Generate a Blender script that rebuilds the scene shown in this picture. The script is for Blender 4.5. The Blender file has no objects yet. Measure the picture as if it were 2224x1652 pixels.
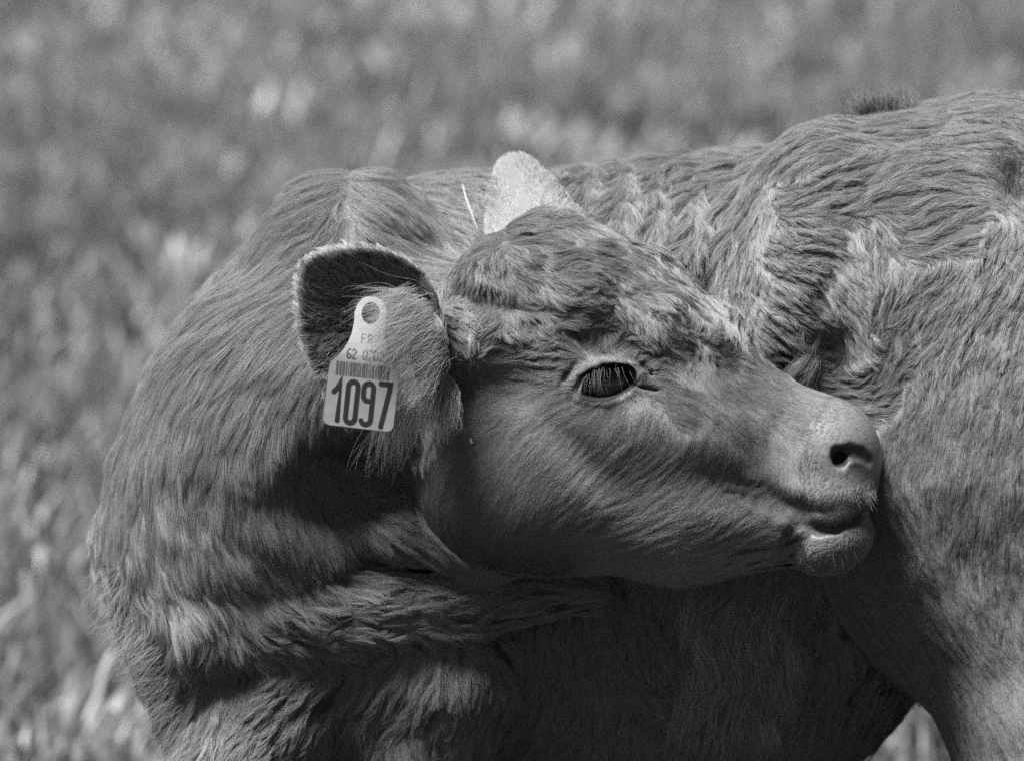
import bpy, math, time, os
import numpy as np
from mathutils import Matrix, Vector
from mathutils.kdtree import KDTree
T0 = time.time()
FUR = True
sc = bpy.context.scene
C = sc.collection
R = math.radians
rng = np.random.default_rng(7)

# ------------------------------------------------------------------ camera
D = 4.0                       # metres from lens to the calf's head
S = 0.00036                   # metres per photo unit (frame = 2224 units wide) at that distance
PITCH = R(12.0)
CZ = 0.84                     # height of the frame centre at the calf
cam_d = bpy.data.cameras.new('camera')
cam = bpy.data.objects.new('camera', cam_d)
C.objects.link(cam)
sc.camera = cam
fwd = np.array([0, math.cos(PITCH), -math.sin(PITCH)])
up = np.array([0, math.sin(PITCH), math.cos(PITCH)])
right = np.array([1.0, 0, 0])
cam_pos = np.array([0, 0, CZ]) - fwd * D
cam.location = cam_pos
cam.rotation_euler = (math.pi / 2 - PITCH, 0, 0)
cam_d.sensor_width = 36
cam_d.lens = 36 * D / (2224 * S)
cam_d.clip_start = 0.1
cam_d.clip_end = 300
cam_d.dof.use_dof = True
cam_d.dof.focus_distance = D + 0.03
cam_d.dof.aperture_fstop = cam_d.lens / 36.0

# ------------------------------------------------------------------ world and sun (soft overcast light from above and behind)
SUN_EL, SUN_AZ = R(67), R(-106)      # azimuth from +Y (behind the calf) towards -X
w = bpy.data.worlds.new('World')
sc.world = w
w.use_nodes = True
nt = w.node_tree
bg = nt.nodes['Background']
sky = nt.nodes.new('ShaderNodeTexSky')
sky.sky_type = 'NISHITA'
sky.sun_disc = False
sky.sun_elevation = SUN_EL
sky.sun_rotation = SUN_AZ
sky.dust_density = 0.3
sky.air_density = 0.3
bw = nt.nodes.new('ShaderNodeRGBToBW')
nt.links.new(sky.outputs[0], bw.inputs[0])
nt.links.new(bw.outputs[0], bg.inputs[0])
bg.inputs[1].default_value = 0.05
sun_d = bpy.data.lights.new('sun', 'SUN')
sun_d.energy = 5.0
sun_d.angle = R(30)
sun = bpy.data.objects.new('sun', sun_d)
C.objects.link(sun)
sd = Vector((math.sin(SUN_AZ) * math.cos(SUN_EL), math.cos(SUN_AZ) * math.cos(SUN_EL), math.sin(SUN_EL)))
sun.rotation_euler = sd.to_track_quat('Z', 'Y').to_euler()
sun.location = (0, 3, 6)
vs = sc.view_settings
vs.view_transform = 'Standard'
vs.look = 'None'
vs.exposure = 1.5
vs.gamma = 1.0
cy = sc.cycles
cy.max_bounces = 4
cy.diffuse_bounces = 0
cy.glossy_bounces = 2
cy.transmission_bounces = 2
cy.transparent_max_bounces = 4
cy.use_denoising = False
cy.caustics_reflective = False
cy.caustics_refractive = False
sc.cycles_curves.shape = 'RIBBONS'

# ------------------------------------------------------------------ helpers
def P(u, v, d=0.0):
    """world point seen at (u, v) of the frame, d units behind the focus plane"""
    f = S * (D + d * S) / D
    return cam_pos + fwd * (D + d * S) + right * ((u - 1112) * f) + up * ((826 - v) * f)

def SC(d):
    return S * (D + d * S) / D

def proj(p):
    """array of world points -> u, v, d"""
    q = p - cam_pos
    z = q @ fwd
    f = D / (z * S)
    return 1112 + (q @ right) * f, 826 - (q @ up) * f, (z - D) / S

def material(name, color, rough=0.8, spec=0.2):
    m = bpy.data.materials.new(name)
    m.use_nodes = True
    b = m.node_tree.nodes['Principled BSDF']
    b.inputs['Base Color'].default_value = (color, color, color, 1)
    b.inputs['Roughness'].default_value = rough
    b.inputs['Specular IOR Level'].default_value = spec
    return m, m.node_tree, b

def grey_ramp(nt, stops):
    r = nt.nodes.new('ShaderNodeValToRGB')
    e = r.color_ramp.elements
    e[0].position, e[0].color = stops[0][0], (stops[0][1],) * 3 + (1,)
    e[1].position, e[1].color = stops[-1][0], (stops[-1][1],) * 3 + (1,)
    for p, c in stops[1:-1]:
        n = e.new(p)
        n.color = (c, c, c, 1)
    return r

def noise_node(nt, scale, detail=4, rough=0.6, coord='Object'):
    tc = nt.nodes.new('ShaderNodeTexCoord')
    n = nt.nodes.new('ShaderNodeTexNoise')
    n.inputs['Scale'].default_value = scale
    n.inputs['Detail'].default_value = detail
    n.inputs['Roughness'].default_value = rough
    nt.links.new(tc.outputs[coord], n.inputs['Vector'])
    return n

def mesh_obj(name, verts, faces, mat, parent=None, smooth=True):
    me = bpy.data.meshes.new(name)
    verts = np.asarray(verts, dtype=np.float32)
    if isinstance(faces, np.ndarray):
        nf, k = faces.shape
        me.vertices.add(len(verts))
        me.vertices.foreach_set('co', verts.ravel())
        me.loops.add(nf * k)
        me.loops.foreach_set('vertex_index', faces.astype(np.int32).ravel())
        me.polygons.add(nf)
        me.polygons.foreach_set('loop_start', np.arange(0, nf * k, k, dtype=np.int32))
        me.update(calc_edges=True)
    else:
        me.from_pydata([tuple(map(float, v)) for v in verts], [], faces)
        me.update()
    if smooth:
        me.polygons.foreach_set('use_smooth', np.ones(len(me.polygons), dtype=bool))
    if mat:
        me.materials.append(mat)
    o = bpy.data.objects.new(name, me)
    C.objects.link(o)
    if parent:
        o.parent = parent
        o.matrix_parent_inverse = parent.matrix_world.inverted()
    return o

def empty(name, loc, label, cat, group=None):
    o = bpy.data.objects.new(name, None)
    o.empty_display_size = 0.05
    C.objects.link(o)
    o.location = loc
    bpy.context.view_layer.update()
    o['label'] = label
    o['category'] = cat
    if group:
        o['group'] = group
    return o

def hash01(ix, iy, iz, seed):
    h = (ix.astype(np.uint32) * np.uint32(374761393) + iy.astype(np.uint32) * np.uint32(668265263)
         + iz.astype(np.uint32) * np.uint32(2147483647) + np.uint32(seed * 974711 + 12345))
    h = (h ^ (h >> np.uint32(13))) * np.uint32(1274126177)
    h = h ^ (h >> np.uint32(16))
    return (h & np.uint32(0xffffff)).astype(np.float32) / np.float32(0xffffff)

def vnoise(p, scale, seed=0, oct=1):
    """value noise in -1..1 at points p (n x 3); scale = cycles per metre"""
    out = np.zeros(len(p), dtype=np.float32)
    amp, tot = 1.0, 0.0
    for o in range(oct):
        q = p * scale * (2 ** o) + 1000.0 + 17.3 * o
        i = np.floor(q).astype(np.int64)
        f = (q - i).astype(np.float32)
        f = f * f * (3 - 2 * f)
        acc = 0
        for dx in (0, 1):
            wx = f[:, 0] if dx else 1 - f[:, 0]
            for dy in (0, 1):
                wy = f[:, 1] if dy else 1 - f[:, 1]
                for dz in (0, 1):
                    wz = f[:, 2] if dz else 1 - f[:, 2]
                    acc = acc + wx * wy * wz * hash01(i[:, 0] + dx, i[:, 1] + dy, i[:, 2] + dz, seed + o)
        out += amp * (acc * 2 - 1)
        tot += amp
        amp *= 0.5
    return out / tot

# ------------------------------------------------------------------ the field and meadow
m_ground, gnt, gb = material('meadow_soil', 0.06, 1.0, 0.1)
n1 = noise_node(gnt, 2.2, 6, 0.7)
rp = grey_ramp(gnt, [(0.3, 0.02), (0.55, 0.05), (0.75, 0.09)])
gnt.links.new(n1.outputs['Fac'], rp.inputs[0])
gnt.links.new(rp.outputs[0], gb.inputs['Base Color'])

def ground_z(x, y):
    return 0.05 * np.sin(x * 0.9 + 1) * np.sin(y * 0.35) * np.clip((y - 1.5) / 4, 0, 1)
gx = np.concatenate([np.linspace(-120, -7, 20), np.linspace(-6, 6, 61), np.linspace(7, 120, 20)])
gy = np.concatenate([np.linspace(-60, -5, 12), np.linspace(-4, 14, 91), np.linspace(15, 200, 30)])
GX, GY = np.meshgrid(gx, gy, indexing='ij')
gv = np.stack([GX, GY, ground_z(GX, GY)], -1).reshape(-1, 3)
a = np.arange(len(gx) * len(gy)).reshape(len(gx), len(gy))
gf = np.stack([a[:-1, :-1], a[1:, :-1], a[1:, 1:], a[:-1, 1:]], -1).reshape(-1, 4)
g = mesh_obj('ground', gv, gf, m_ground)
g['kind'] = 'structure'

def blades(n, x0, x1, y0, y1, h0, h1, w0, w1, seed, cl=0.0):
    """n bent grass blades, five points and a tip each"""
    r = np.random.default_rng(seed)
    x = r.uniform(x0, x1, n * 2)
    y = r.uniform(y0, y1, n * 2)
    pts = np.stack([x, y, np.zeros(n * 2)], 1)
    dens = vnoise(pts, 2.6, 3 + seed, 3)
    keep = np.argsort(-(dens + r.uniform(-1, 1, n * 2) * 0.5))[:n] if cl else np.arange(n)
    x, y = x[keep], y[keep]
    dn = dens[keep]
    wd = (np.abs(x) < 1.3 + (y + 4) * 0.11)
    x, y, dn = x[wd], y[wd], dn[wd]
    n = len(x)
    h = r.uniform(h0, h1, n) * (1 + 0.4 * dn)
    wdt = r.uniform(w0, w1, n)
    az = r.uniform(0, 2 * math.pi, n)
    lean = r.uniform(0.15, 1.1, n)
    side = np.stack([-np.sin(az), np.cos(az), np.zeros(n)], 1)
    out = np.stack([np.cos(az), np.sin(az), np.zeros(n)], 1)
    zz = np.array([0, 0, 1.0])
    base = np.stack([x, y, ground_z(x, y) - 0.01], 1)
    V = []
    for t, wf in ((0, .8), (.4, 1), (.75, .7), (1, 0)):
        c = base + zz * (h * (t - 0.25 * lean * t * t))[:, None] + out * (h * lean * t * t * 0.8)[:, None]
        if wf:
            V += [c - side * (wdt * wf / 2)[:, None], c + side * (wdt * wf / 2)[:, None]]
        else:
            V += [c]
    V = np.stack(V, 1).reshape(-1, 3)
    b = (np.arange(n) * 7)[:, None]
    tri = np.array([[0, 1, 3], [0, 3, 2], [2, 3, 5], [2, 5, 4], [4, 5, 6]])
    F = (b[:, :, None] + tri[None]).reshape(-1, 3)
    return V, F

def leaf_mat(name, lo, hi, rough=0.55, sc_=6.0):
    m, n_, b = material(name, hi, rough, 0.4)
    g_ = n_.nodes.new('ShaderNodeNewGeometry')
    r_ = grey_ramp(n_, [(0.0, lo), (0.6, (lo + hi) / 2.2), (1.0, hi)])
    n_.links.new(g_.outputs['Random Per Island'], r_.inputs[0])
    nn = noise_node(n_, sc_, 3, 0.6)
    r2 = grey_ramp(n_, [(0.35, 0.35), (0.65, 1.0)])
    n_.links.new(nn.outputs['Fac'], r2.inputs[0])
    mx = n_.nodes.new('ShaderNodeMix')
    mx.data_type = 'RGBA'
    mx.blend_type = 'MULTIPLY'
    mx.inputs[0].default_value = 0.8
    n_.links.new(r_.outputs[0], mx.inputs[6])
    n_.links.new(r2.outputs[0], mx.inputs[7])
    n_.links.new(mx.outputs[2], b.inputs['Base Color'])
    tr = n_.nodes.new('ShaderNodeBsdfTranslucent')
    n_.links.new(mx.outputs[2], tr.inputs[0])
    ms = n_.nodes.new('ShaderNodeMixShader')
    ms.inputs[0].default_value = 0.35
    n_.links.new(b.outputs[0], ms.inputs[1])
    n_.links.new(tr.outputs[0], ms.inputs[2])
    n_.links.new(ms.outputs[0], n_.nodes['Material Output'].inputs[0])
    return m
def ground_hit(u, v):
    q = P(u, v, 0) - cam_pos
    t = cam_pos[2] / -q[2]
    return cam_pos + q * t
bright = [ground_hit(*q) for q in ((230, 30), (1460, 45), (530, 160), (430, 240), (800, 245), (1200, 240), (100, 290), (400, 650), (130, 160), (1700, 150), (950, 110), (620, 300), (20, 1250), (1900, 60), (700, 330))]
dark = [ground_hit(*q) for q in ((40, 700), (10, 900), (130, 1400), (470, 690), (1290, 20), (60, 480), (250, 560), (20, 1350), (330, 330), (1100, 170), (1620, 110), (240, 1480), (90, 60), (300, 760), (160, 560), (880, 290), (2050, 130), (20, 180))]
m_grass = leaf_mat('grass_blade', 0.05, 0.42)
def thin(V_, F_, n_per, r_):
    c_ = V_.reshape(-1, n_per, 3)[:, 0, :2]
    keep = np.ones(len(c_), bool)
    rr_ = np.random.default_rng(5)
    for d_i in dark:
        q = np.exp(-(((c_[:, 0] - d_i[0]) / r_) ** 2 + ((c_[:, 1] - d_i[1]) / (r_ * 1.6)) ** 2))
        keep &= rr_.random(len(c_)) > q * 0.75
    return V_, F_.reshape(len(c_), -1, 3)[keep].reshape(-1, 3)
V1, F1 = blades(210000, -2.8, 2.8, 0.9, 10.5, 0.05, 0.13, 0.004, 0.009, 11, 1)
V1, F1 = thin(V1, F1, 7, 0.09)
go = mesh_obj('grass', V1, F1, m_grass, smooth=False)
go['kind'] = 'stuff'
m_clover = leaf_mat('broad_leaf', 0.12, 0.6, 0.35, 9.0)
V2, F2 = blades(42000, -2.8, 2.8, 0.9, 10.5, 0.05, 0.12, 0.010, 0.024, 23, 1)
V2, F2 = thin(V2, F2, 7, 0.19)
for bi, b_ in enumerate(bright):
    V3, F3 = blades(45, b_[0] - 0.08, b_[0] + 0.08, b_[1] - 0.25, b_[1] + 0.25, 0.08, 0.14, 0.015, 0.03, 100 + bi)
    F2 = np.concatenate([F2, F3 + len(V2)])
    V2 = np.concatenate([V2, V3])
go = mesh_obj('meadow_herbs', V2, F2, m_clover, smooth=False)
go['kind'] = 'stuff'

# ------------------------------------------------------------------ the calf: one signed distance field, surfaced once
HEAD, EARN, EARF, NECK, BARREL, HIND, CHEST, MUZZ = range(8)
def axis(lo, hi, fine):
    """grid line positions (units) stepping coarse, then finer inside the listed ranges"""
    out, x = [lo], lo
    while x < hi:
        st = 999
        for a_, b_, s_ in fine:
            if a_ <= x < b_:
                st = min(st, s_)
        x += st
        out.append(x)
    return np.array(out, dtype=np.float32)
H = 4.6
ux = axis(60, 3150, [(60, 640, 9), (640, 1960, H), (1960, 2320, 9), (2320, 3200, 24)])
zx = axis(-1560, 660, [(-1560, -900, 24), (-900, -430, 9), (-430, 330, H), (330, 700, 9)])   # units above frame centre
dx = axis(-260, 1600, [(-260, 300, H), (300, 520, 8), (520, 1600, 18)])
gxw = ((ux - 1112) * S).astype(np.float32)
gyw = (dx * S * 1.0).astype(np.float32)
# the depth range is wide enough to hold the tilt between view axis and world Y
gyw = (axis(-560, 1750, [(-560, 480, H), (480, 760, 8), (760, 1800, 18)]) * S).astype(np.float32)
gzw = (CZ + axis(-2330, 790, [(-2400, -900, 24), (-900, -430, 9), (-430, 360, H), (360, 800, 9)]) * S).astype(np.float32)
NX, NY, NZ = len(gxw), len(gyw), len(gzw)
print('grid', NX, NY, NZ, NX * NY * NZ / 1e6)
F = np.full((NX, NY, NZ), 0.05, dtype=np.float32)
G = np.full((NX, NY, NZ), BARREL, dtype=np.int8)

def block(lo, hi):
    i0, i1 = np.searchsorted(gxw, lo[0]), np.searchsorted(gxw, hi[0])
    j0, j1 = np.searchsorted(gyw, lo[1]), np.searchsorted(gyw, hi[1])
    k0, k1 = np.searchsorted(gzw, lo[2]), np.searchsorted(gzw, hi[2])
    return slice(max(i0 - 1, 0), i1 + 1), slice(max(j0 - 1, 0), j1 + 1), slice(max(k0 - 1, 0), k1 + 1)

def grid_of(sl):
    return gxw[sl[0]][:, None, None], gyw[sl[1]][None, :, None], gzw[sl[2]][None, None, :]

def blend(sl, b, k, grp, carve=False):
    a_ = F[sl]
    if carve:
        b = -b
        h = np.maximum(k - np.abs(a_ - b), 0) / k
        F[sl] = np.maximum(a_, b) + h * h * k * 0.25
        return
    h = np.maximum(k - np.abs(a_ - b), 0) / k
    G[sl] = np.where(b < a_, np.int8(grp), G[sl])
    F[sl] = np.minimum(a_, b) - h * h * k * 0.25

def cone(a_, b_, grp, k=60, carve=False, world=False):
    """tapered capsule between (u, v, d, r) and (u, v, d, r)"""
    pa, pb = P(*a_[:3]), P(*b_[:3])
    ra, rb = a_[3] * SC(a_[2]), b_[3] * SC(b_[2])
    kk = k * S
    m_ = max(ra, rb) + kk * 1.2
    sl = block(np.minimum(pa, pb) - m_, np.maximum(pa, pb) + m_)
    x, y, z = grid_of(sl)
    ab = (pb - pa).astype(np.float32)
    L2 = float(ab @ ab) + 1e-12
    px, py, pz = x - np.float32(pa[0]), y - np.float32(pa[1]), z - np.float32(pa[2])
    t = np.clip((px * ab[0] + py * ab[1] + pz * ab[2]) / L2, 0, 1)
    dd = np.sqrt((px - t * ab[0]) ** 2 + (py - t * ab[1]) ** 2 + (pz - t * ab[2]) ** 2)
    blend(sl, dd - (ra + (rb - ra) * t).astype(np.float32), kk, grp, carve)

def chain(pts, grp, k=60, carve=False):
    for a_, b_ in zip(pts[:-1], pts[1:]):
        cone(a_, b_, grp, k, carve)

def ell(c, r, grp, k=60, rot=0, yaw=0, roll=0, carve=False):
    """ellipsoid; radii along image right / image up / depth, rotated clockwise by rot in the image,
    then yaw about image up, roll about image right"""
    p = P(*c)
    f = SC(c[2])
    ax = np.stack([right, up, fwd])
    a1, a2, a3 = R(-rot), R(yaw), R(roll)
    Rz = np.array([[math.cos(a1), math.sin(a1), 0], [-math.sin(a1), math.cos(a1), 0], [0, 0, 1]])
    Ry = np.array([[math.cos(a2), 0, math.sin(a2)], [0, 1, 0], [-math.sin(a2), 0, math.cos(a2)]])
    Rx = np.array([[1, 0, 0], [0, math.cos(a3), math.sin(a3)], [0, -math.sin(a3), math.cos(a3)]])
    A = (Rx @ Rz @ Ry @ ax).astype(np.float32)
    rr = np.array(r) * f
    kk = k * S
    m_ = rr.max() + kk * 1.2
    sl = block(p - m_, p + m_)
    x, y, z = grid_of(sl)
    x, y, z = x - np.float32(p[0]), y - np.float32(p[1]), z - np.float32(p[2])
    q = [(x * A[i, 0] + y * A[i, 1] + z * A[i, 2]) for i in range(3)]
    k0 = np.sqrt(sum((q[i] / np.float32(rr[i])) ** 2 for i in range(3)))
    k1 = np.sqrt(sum((q[i] / np.float32(rr[i] ** 2)) ** 2 for i in range(3))) + 1e-9
    blend(sl, (k0 * (k0 - 1) / k1).astype(np.float32), kk, grp, carve)

def ear_sheet(c, outline, d0, bowl, thick, grp, k, skew=0.0, tilt=(0, 0), lipk=0.0):
    """a cupped sheet: outline (u, v) points round centre c; bowl = how far the cup sinks away from the camera"""
    ang = np.array([math.atan2(v - c[1], u - c[0]) for u, v in outline])
    rad = np.array([math.hypot(v - c[1], u - c[0]) for u, v in outline])
    o_ = np.argsort(ang)
    ang, rad = ang[o_], rad[o_]
    th = np.linspace(-math.pi, math.pi, 361)
    rr = np.interp(th, np.r_[ang[-1] - 2 * math.pi, ang, ang[0] + 2 * math.pi], np.r_[rad[-1], rad, rad[0]])
    kern = np.hanning(17)
    kern /= kern.sum()
    rr = np.convolve(np.r_[rr[-9:-1], rr, rr[1:9]], kern, 'valid')
    mr = rad.max() + 60
    lo = np.minimum(P(c[0] - mr, c[1] + mr, d0 - 200), P(c[0] - mr, c[1] + mr, d0 + 350))
    hi = np.maximum(P(c[0] + mr, c[1] - mr, d0 - 200), P(c[0] + mr, c[1] - mr, d0 + 350))
    sl = block(lo, hi)
    x, y, z = grid_of(sl)
    shp = np.broadcast(x, y, z).shape
    pts = np.stack([np.broadcast_to(x, shp), np.broadcast_to(y, shp), np.broadcast_to(z, shp)], -1).reshape(-1, 3)
    u, v, d = proj(pts.astype(np.float64))
    t_ = np.arctan2(v - c[1], u - c[0])
    r_ = np.hypot(u - c[0], v - c[1])
    Rr = np.interp(t_, th, rr[:361])
    q = r_ / Rr
    uu, vv = (u - c[0]) / 160, (v - c[1]) / 160
    sheet = d0 + bowl * (1 - np.clip(q, 0, 1.3) ** 2) * (1 + skew * uu) + tilt[0] * uu + tilt[1] * vv
    slope = 1 + (2 * bowl / Rr * np.clip(q, 0, 1)) ** 2
    a_ = np.abs(d - sheet) / np.sqrt(slope) - thick
    b_ = (q - 1) * Rr
    kk = 12.0
    h = np.maximum(kk - np.abs(a_ - b_), 0) / kk
    s_ = np.maximum(a_, b_) + h * h * kk * 0.25
    blend(sl, (s_ * S).reshape(shp).astype(np.float32), k * S, grp)

# --- barrel and quarters
cone((850, 930, 960, 500), (1700, 850, 980, 520), BARREL, 100)
ell((1300, 1260, 980), (760, 540, 430), BARREL, 120)
ell((1480, 1450, 860), (420, 330, 330), BARREL, 120)
cone((1000, 900, 1000, 490), (1500, 900, 900, 500), BARREL, 100)
ell((2090, 580, 760), (430, 356, 420), HIND, 150, rot=-12)
ell((2260, 900, 680), (590, 640, 500), HIND, 140)
ell((1720, 600, 650), (165, 330, 320), HIND, 14, rot=20)
ell((1880, 610, 640), (240, 320, 330), HIND, 120)
ell((1800, 610, 620), (190, 300, 305), HIND, 100)
chain([(1688, 330, 460, 28), (1594, 440, 470, 48), (1550, 560, 430, 52), (1505, 640, 410, 52), (1495, 720, 400, 45)], BARREL, 9, carve=True)
ell((1650, 800, 560), (120, 190, 160), HIND, 50, rot=10)
ell((1812, 800, 285), (42, 85, 50), HIND, 50, rot=-4, carve=True)  # hollow of the flank
cone((2290, 1050, 640, 430), (2420, 1600, 560, 330), HIND, 120)    # near thigh
cone((2420, 1600, 560, 320), (2560, 2150, 640, 150), HIND, 100)
cone((2560, 2150, 640, 130), (2720, 2600, 700, 85), HIND, 80)
cone((2720, 2600, 700, 85), (2660, 3140, 640, 75), HIND, 60)
cone((2350, 1150, 1350, 360), (2330, 1650, 1330, 240), BARREL, 120)  # far thigh
cone((2330, 1650, 1330, 230), (2300, 2150, 1330, 130), BARREL, 80)
cone((2300, 2150, 1330, 120), (2400, 2560, 1330, 82), BARREL, 80)
cone((2400, 2560, 1330, 82), (2340, 3000, 1330, 72), BARREL, 60)
ell((2560, 520, 900), (300, 330, 420), HIND, 150)
cone((2420, 300, 900, 90), (2800, 420, 930, 70), HIND, 60)          # tail
cone((2800, 420, 930, 60), (2900, 900, 930, 45), HIND, 40)
cone((2900, 900, 930, 45), (2900, 1700, 930, 60), HIND, 40)
# --- shoulder, chest and forelegs
cone((765, 650, 640, 225), (545, 1085, 530, 292), NECK, 110)
ell((745, 600, 600), (170, 225, 190), NECK, 80, rot=12)
ell((520, 1195, 570), (300, 230, 270), CHEST, 100, rot=0)
ell((640, 1380, 660), (320, 300, 290), CHEST, 90)
cone((470, 1340, 430, 140), (820, 1335, 390, 82), CHEST, 50)
cone((820, 1335, 390, 82), (1270, 1280, 420, 42), CHEST, 40)
cone((410, 1330, 520, 125), (475, 1600, 470, 105), CHEST, 80)
cone((620, 1500, 480, 140), (505, 1700, 420, 125), CHEST, 40)
cone((505, 1690, 430, 120), (520, 2200, 480, 92), CHEST, 60)
cone((520, 2200, 480, 92), (520, 2870, 480, 70), CHEST, 50)
cone((820, 1400, 1200, 240), (760, 1750, 1200, 130), BARREL, 80)
cone((760, 1750, 1200, 120), (740, 2200, 1200, 90), BARREL, 60)
cone((740, 2200, 1200, 90), (740, 2760, 1200, 70), BARREL, 60)
cone((930, 1480, 560, 190), (880, 1800, 560, 100), CHEST, 90)
# --- neck coming round to the head
cone((600, 920, 480, 285), (820, 840, 440, 250), NECK, 110)
cone((820, 840, 440, 240), (1100, 800, 330, 205), NECK, 100)
cone((640, 1000, 640, 190), (1080, 1100, 450, 110), NECK, 90)        # throat
ell((850, 1050, 225), (200, 100, 120), NECK, 130, carve=True)         # hollow behind the jaw
chain([(700, 1110, 420, 50), (860, 1150, 360, 48), (1040, 1222, 330, 30)], NECK, 50)
# --- head
ell((1190, 700, 230), (220, 215, 185), HEAD, 60, rot=15)
ell((1370, 745, 205), (230, 155, 170), HEAD, 90, rot=28)
ell((1220, 965, 215), (250, 262, 203), HEAD, 100, rot=20)
ell((1085, 1010, 285), (165, 190, 155), HEAD, 120)
cone((1430, 830, 200, 165), (1760, 985, 185, 112), HEAD, 90)
cone((1180, 1050, 200, 165), (1480, 1115, 180, 142), HEAD, 90)
cone((1480, 1115, 180, 142), (1730, 1130, 180, 102), HEAD, 80)
chain([(1090, 600, 105, 60), (1260, 640, 70, 55), (1420, 710, 75, 50), (1520, 760, 110, 40)], HEAD, 60)  # near brow ridge
chain([(1180, 560, 300, 90), (1400, 640, 320, 80), (1560, 730, 290, 60)], HEAD, 60)    # far brow
cone((1060, 740, 110, 80), (970, 740, 110, 70), HEAD, 50)             # ear root
ell((1798, 1000, 170), (112, 124, 124), MUZZ, 70)
ell((1792, 1080, 140), (104, 62, 104), MUZZ, 36, rot=-4)
chain([(1700, 1096, 108, 26), (1760, 1116, 88, 31), (1815, 1114, 86, 31), (1868, 1090, 112, 29)], MUZZ, 24)
ell((1803, 1169, 158), (98, 77, 102), MUZZ, 12, rot=-23)
ell((1262, 975, -14), (22, 75, 28), HEAD, 70, rot=-40, carve=True)
ell((1590, 1050, 8), (90, 24, 40), HEAD, 70, rot=25, carve=True)
ell((1130, 800, 25), (50, 60, 40), HEAD, 60, rot=0, carve=True)
ell((1390, 925, 145), (220, 130, 150), HEAD, 80, rot=14)
ell((1210, 765, 150), (150, 90, 115), HEAD, 80)
# --- eye socket and lids
ell((1318, 830, 62), (98, 74, 70), HEAD, 34, rot=-10)
chain([(1240, 850, 10, 7), (1268, 812, 0, 10), (1312, 790, -7, 11), (1356, 796, -5, 10), (1390, 818, 6, 8), (1428, 846, 20, 5)], HEAD, 14)
chain([(1256, 862, 2, 6), (1320, 872, -6, 6), (1372, 850, 0, 5)], HEAD, 10)
ell((1318, 828, -12), (68, 35, 60), HEAD, 7, rot=-13, carve=True)
ell((1402, 842, 2), (34, 4, 12), HEAD, 7, rot=14, carve=True)
chain([(1226, 826, 14, 4), (1252, 788, 0, 5), (1300, 761, -8, 6), (1352, 766, -6, 6), (1396, 796, 6, 5), (1438, 838, 24, 4)], HEAD, 10, carve=True)
# --- nostril and mouth
chain([(1817, 980, 50, 10), (1824, 1000, 52, 15)], MUZZ, 12, carve=True)
chain([(1820, 992, 54, 13), (1848, 981, 52, 12), (1874, 985, 64, 11), (1890, 1000, 84, 7)], MUZZ, 14, carve=True)
chain([(1822, 994, 80, 14), (1850, 984, 90, 12)], MUZZ, 8, carve=True)
chain([(1625, 1080, 66, 8), (1650, 1092, 68, 10), (1690, 1112, 70, 10), (1730, 1134, 68, 8), (1780, 1151, 66, 8), (1815, 1149, 68, 8), (1855, 1128, 84, 8), (1885, 1104, 112, 8), (1905, 1088, 165, 8)], MUZZ, 14, carve=True)
ell((1690, 1088, 56), (75, 15, 30), MUZZ, 36, rot=20, carve=True)
chain([(1718, 1158, 84, 7), (1728, 1195, 90, 6), (1752, 1225, 104, 5)], MUZZ, 30, carve=True)
# --- ears
ell((932, 760, -30), (34, 100, 40), EARN, 40, rot=-8)
ell((925, 850, 20), (62, 48, 40), EARN, 40)
ear_out = [(648, 610), (662, 566), (720, 545), (800, 540), (870, 556), (925, 600), (955, 665), (966, 740), (955, 800), (915, 850), (850, 880), (780, 880), (728, 858), (694, 812), (668, 750), (652, 680)]
ear_sheet((810, 712), ear_out, -30, 80, 11, EARN, 14, skew=0.35, tilt=(40, 5))
cone((1060, 760, 130, 70), (940, 745, 120, 50), EARN, 40)
far_out = [(1056, 520), (1060, 450), (1064, 395), (1074, 360), (1095, 338), (1122, 330), (1150, 338), (1180, 366), (1212, 404), (1244, 444), (1275, 490), (1230, 570), (1100, 580)]
ear_sheet((1140, 460), far_out, 330, 24, 10, EARF, 16, tilt=(-30, -150))
print('field', time.time() - T0)

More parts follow.
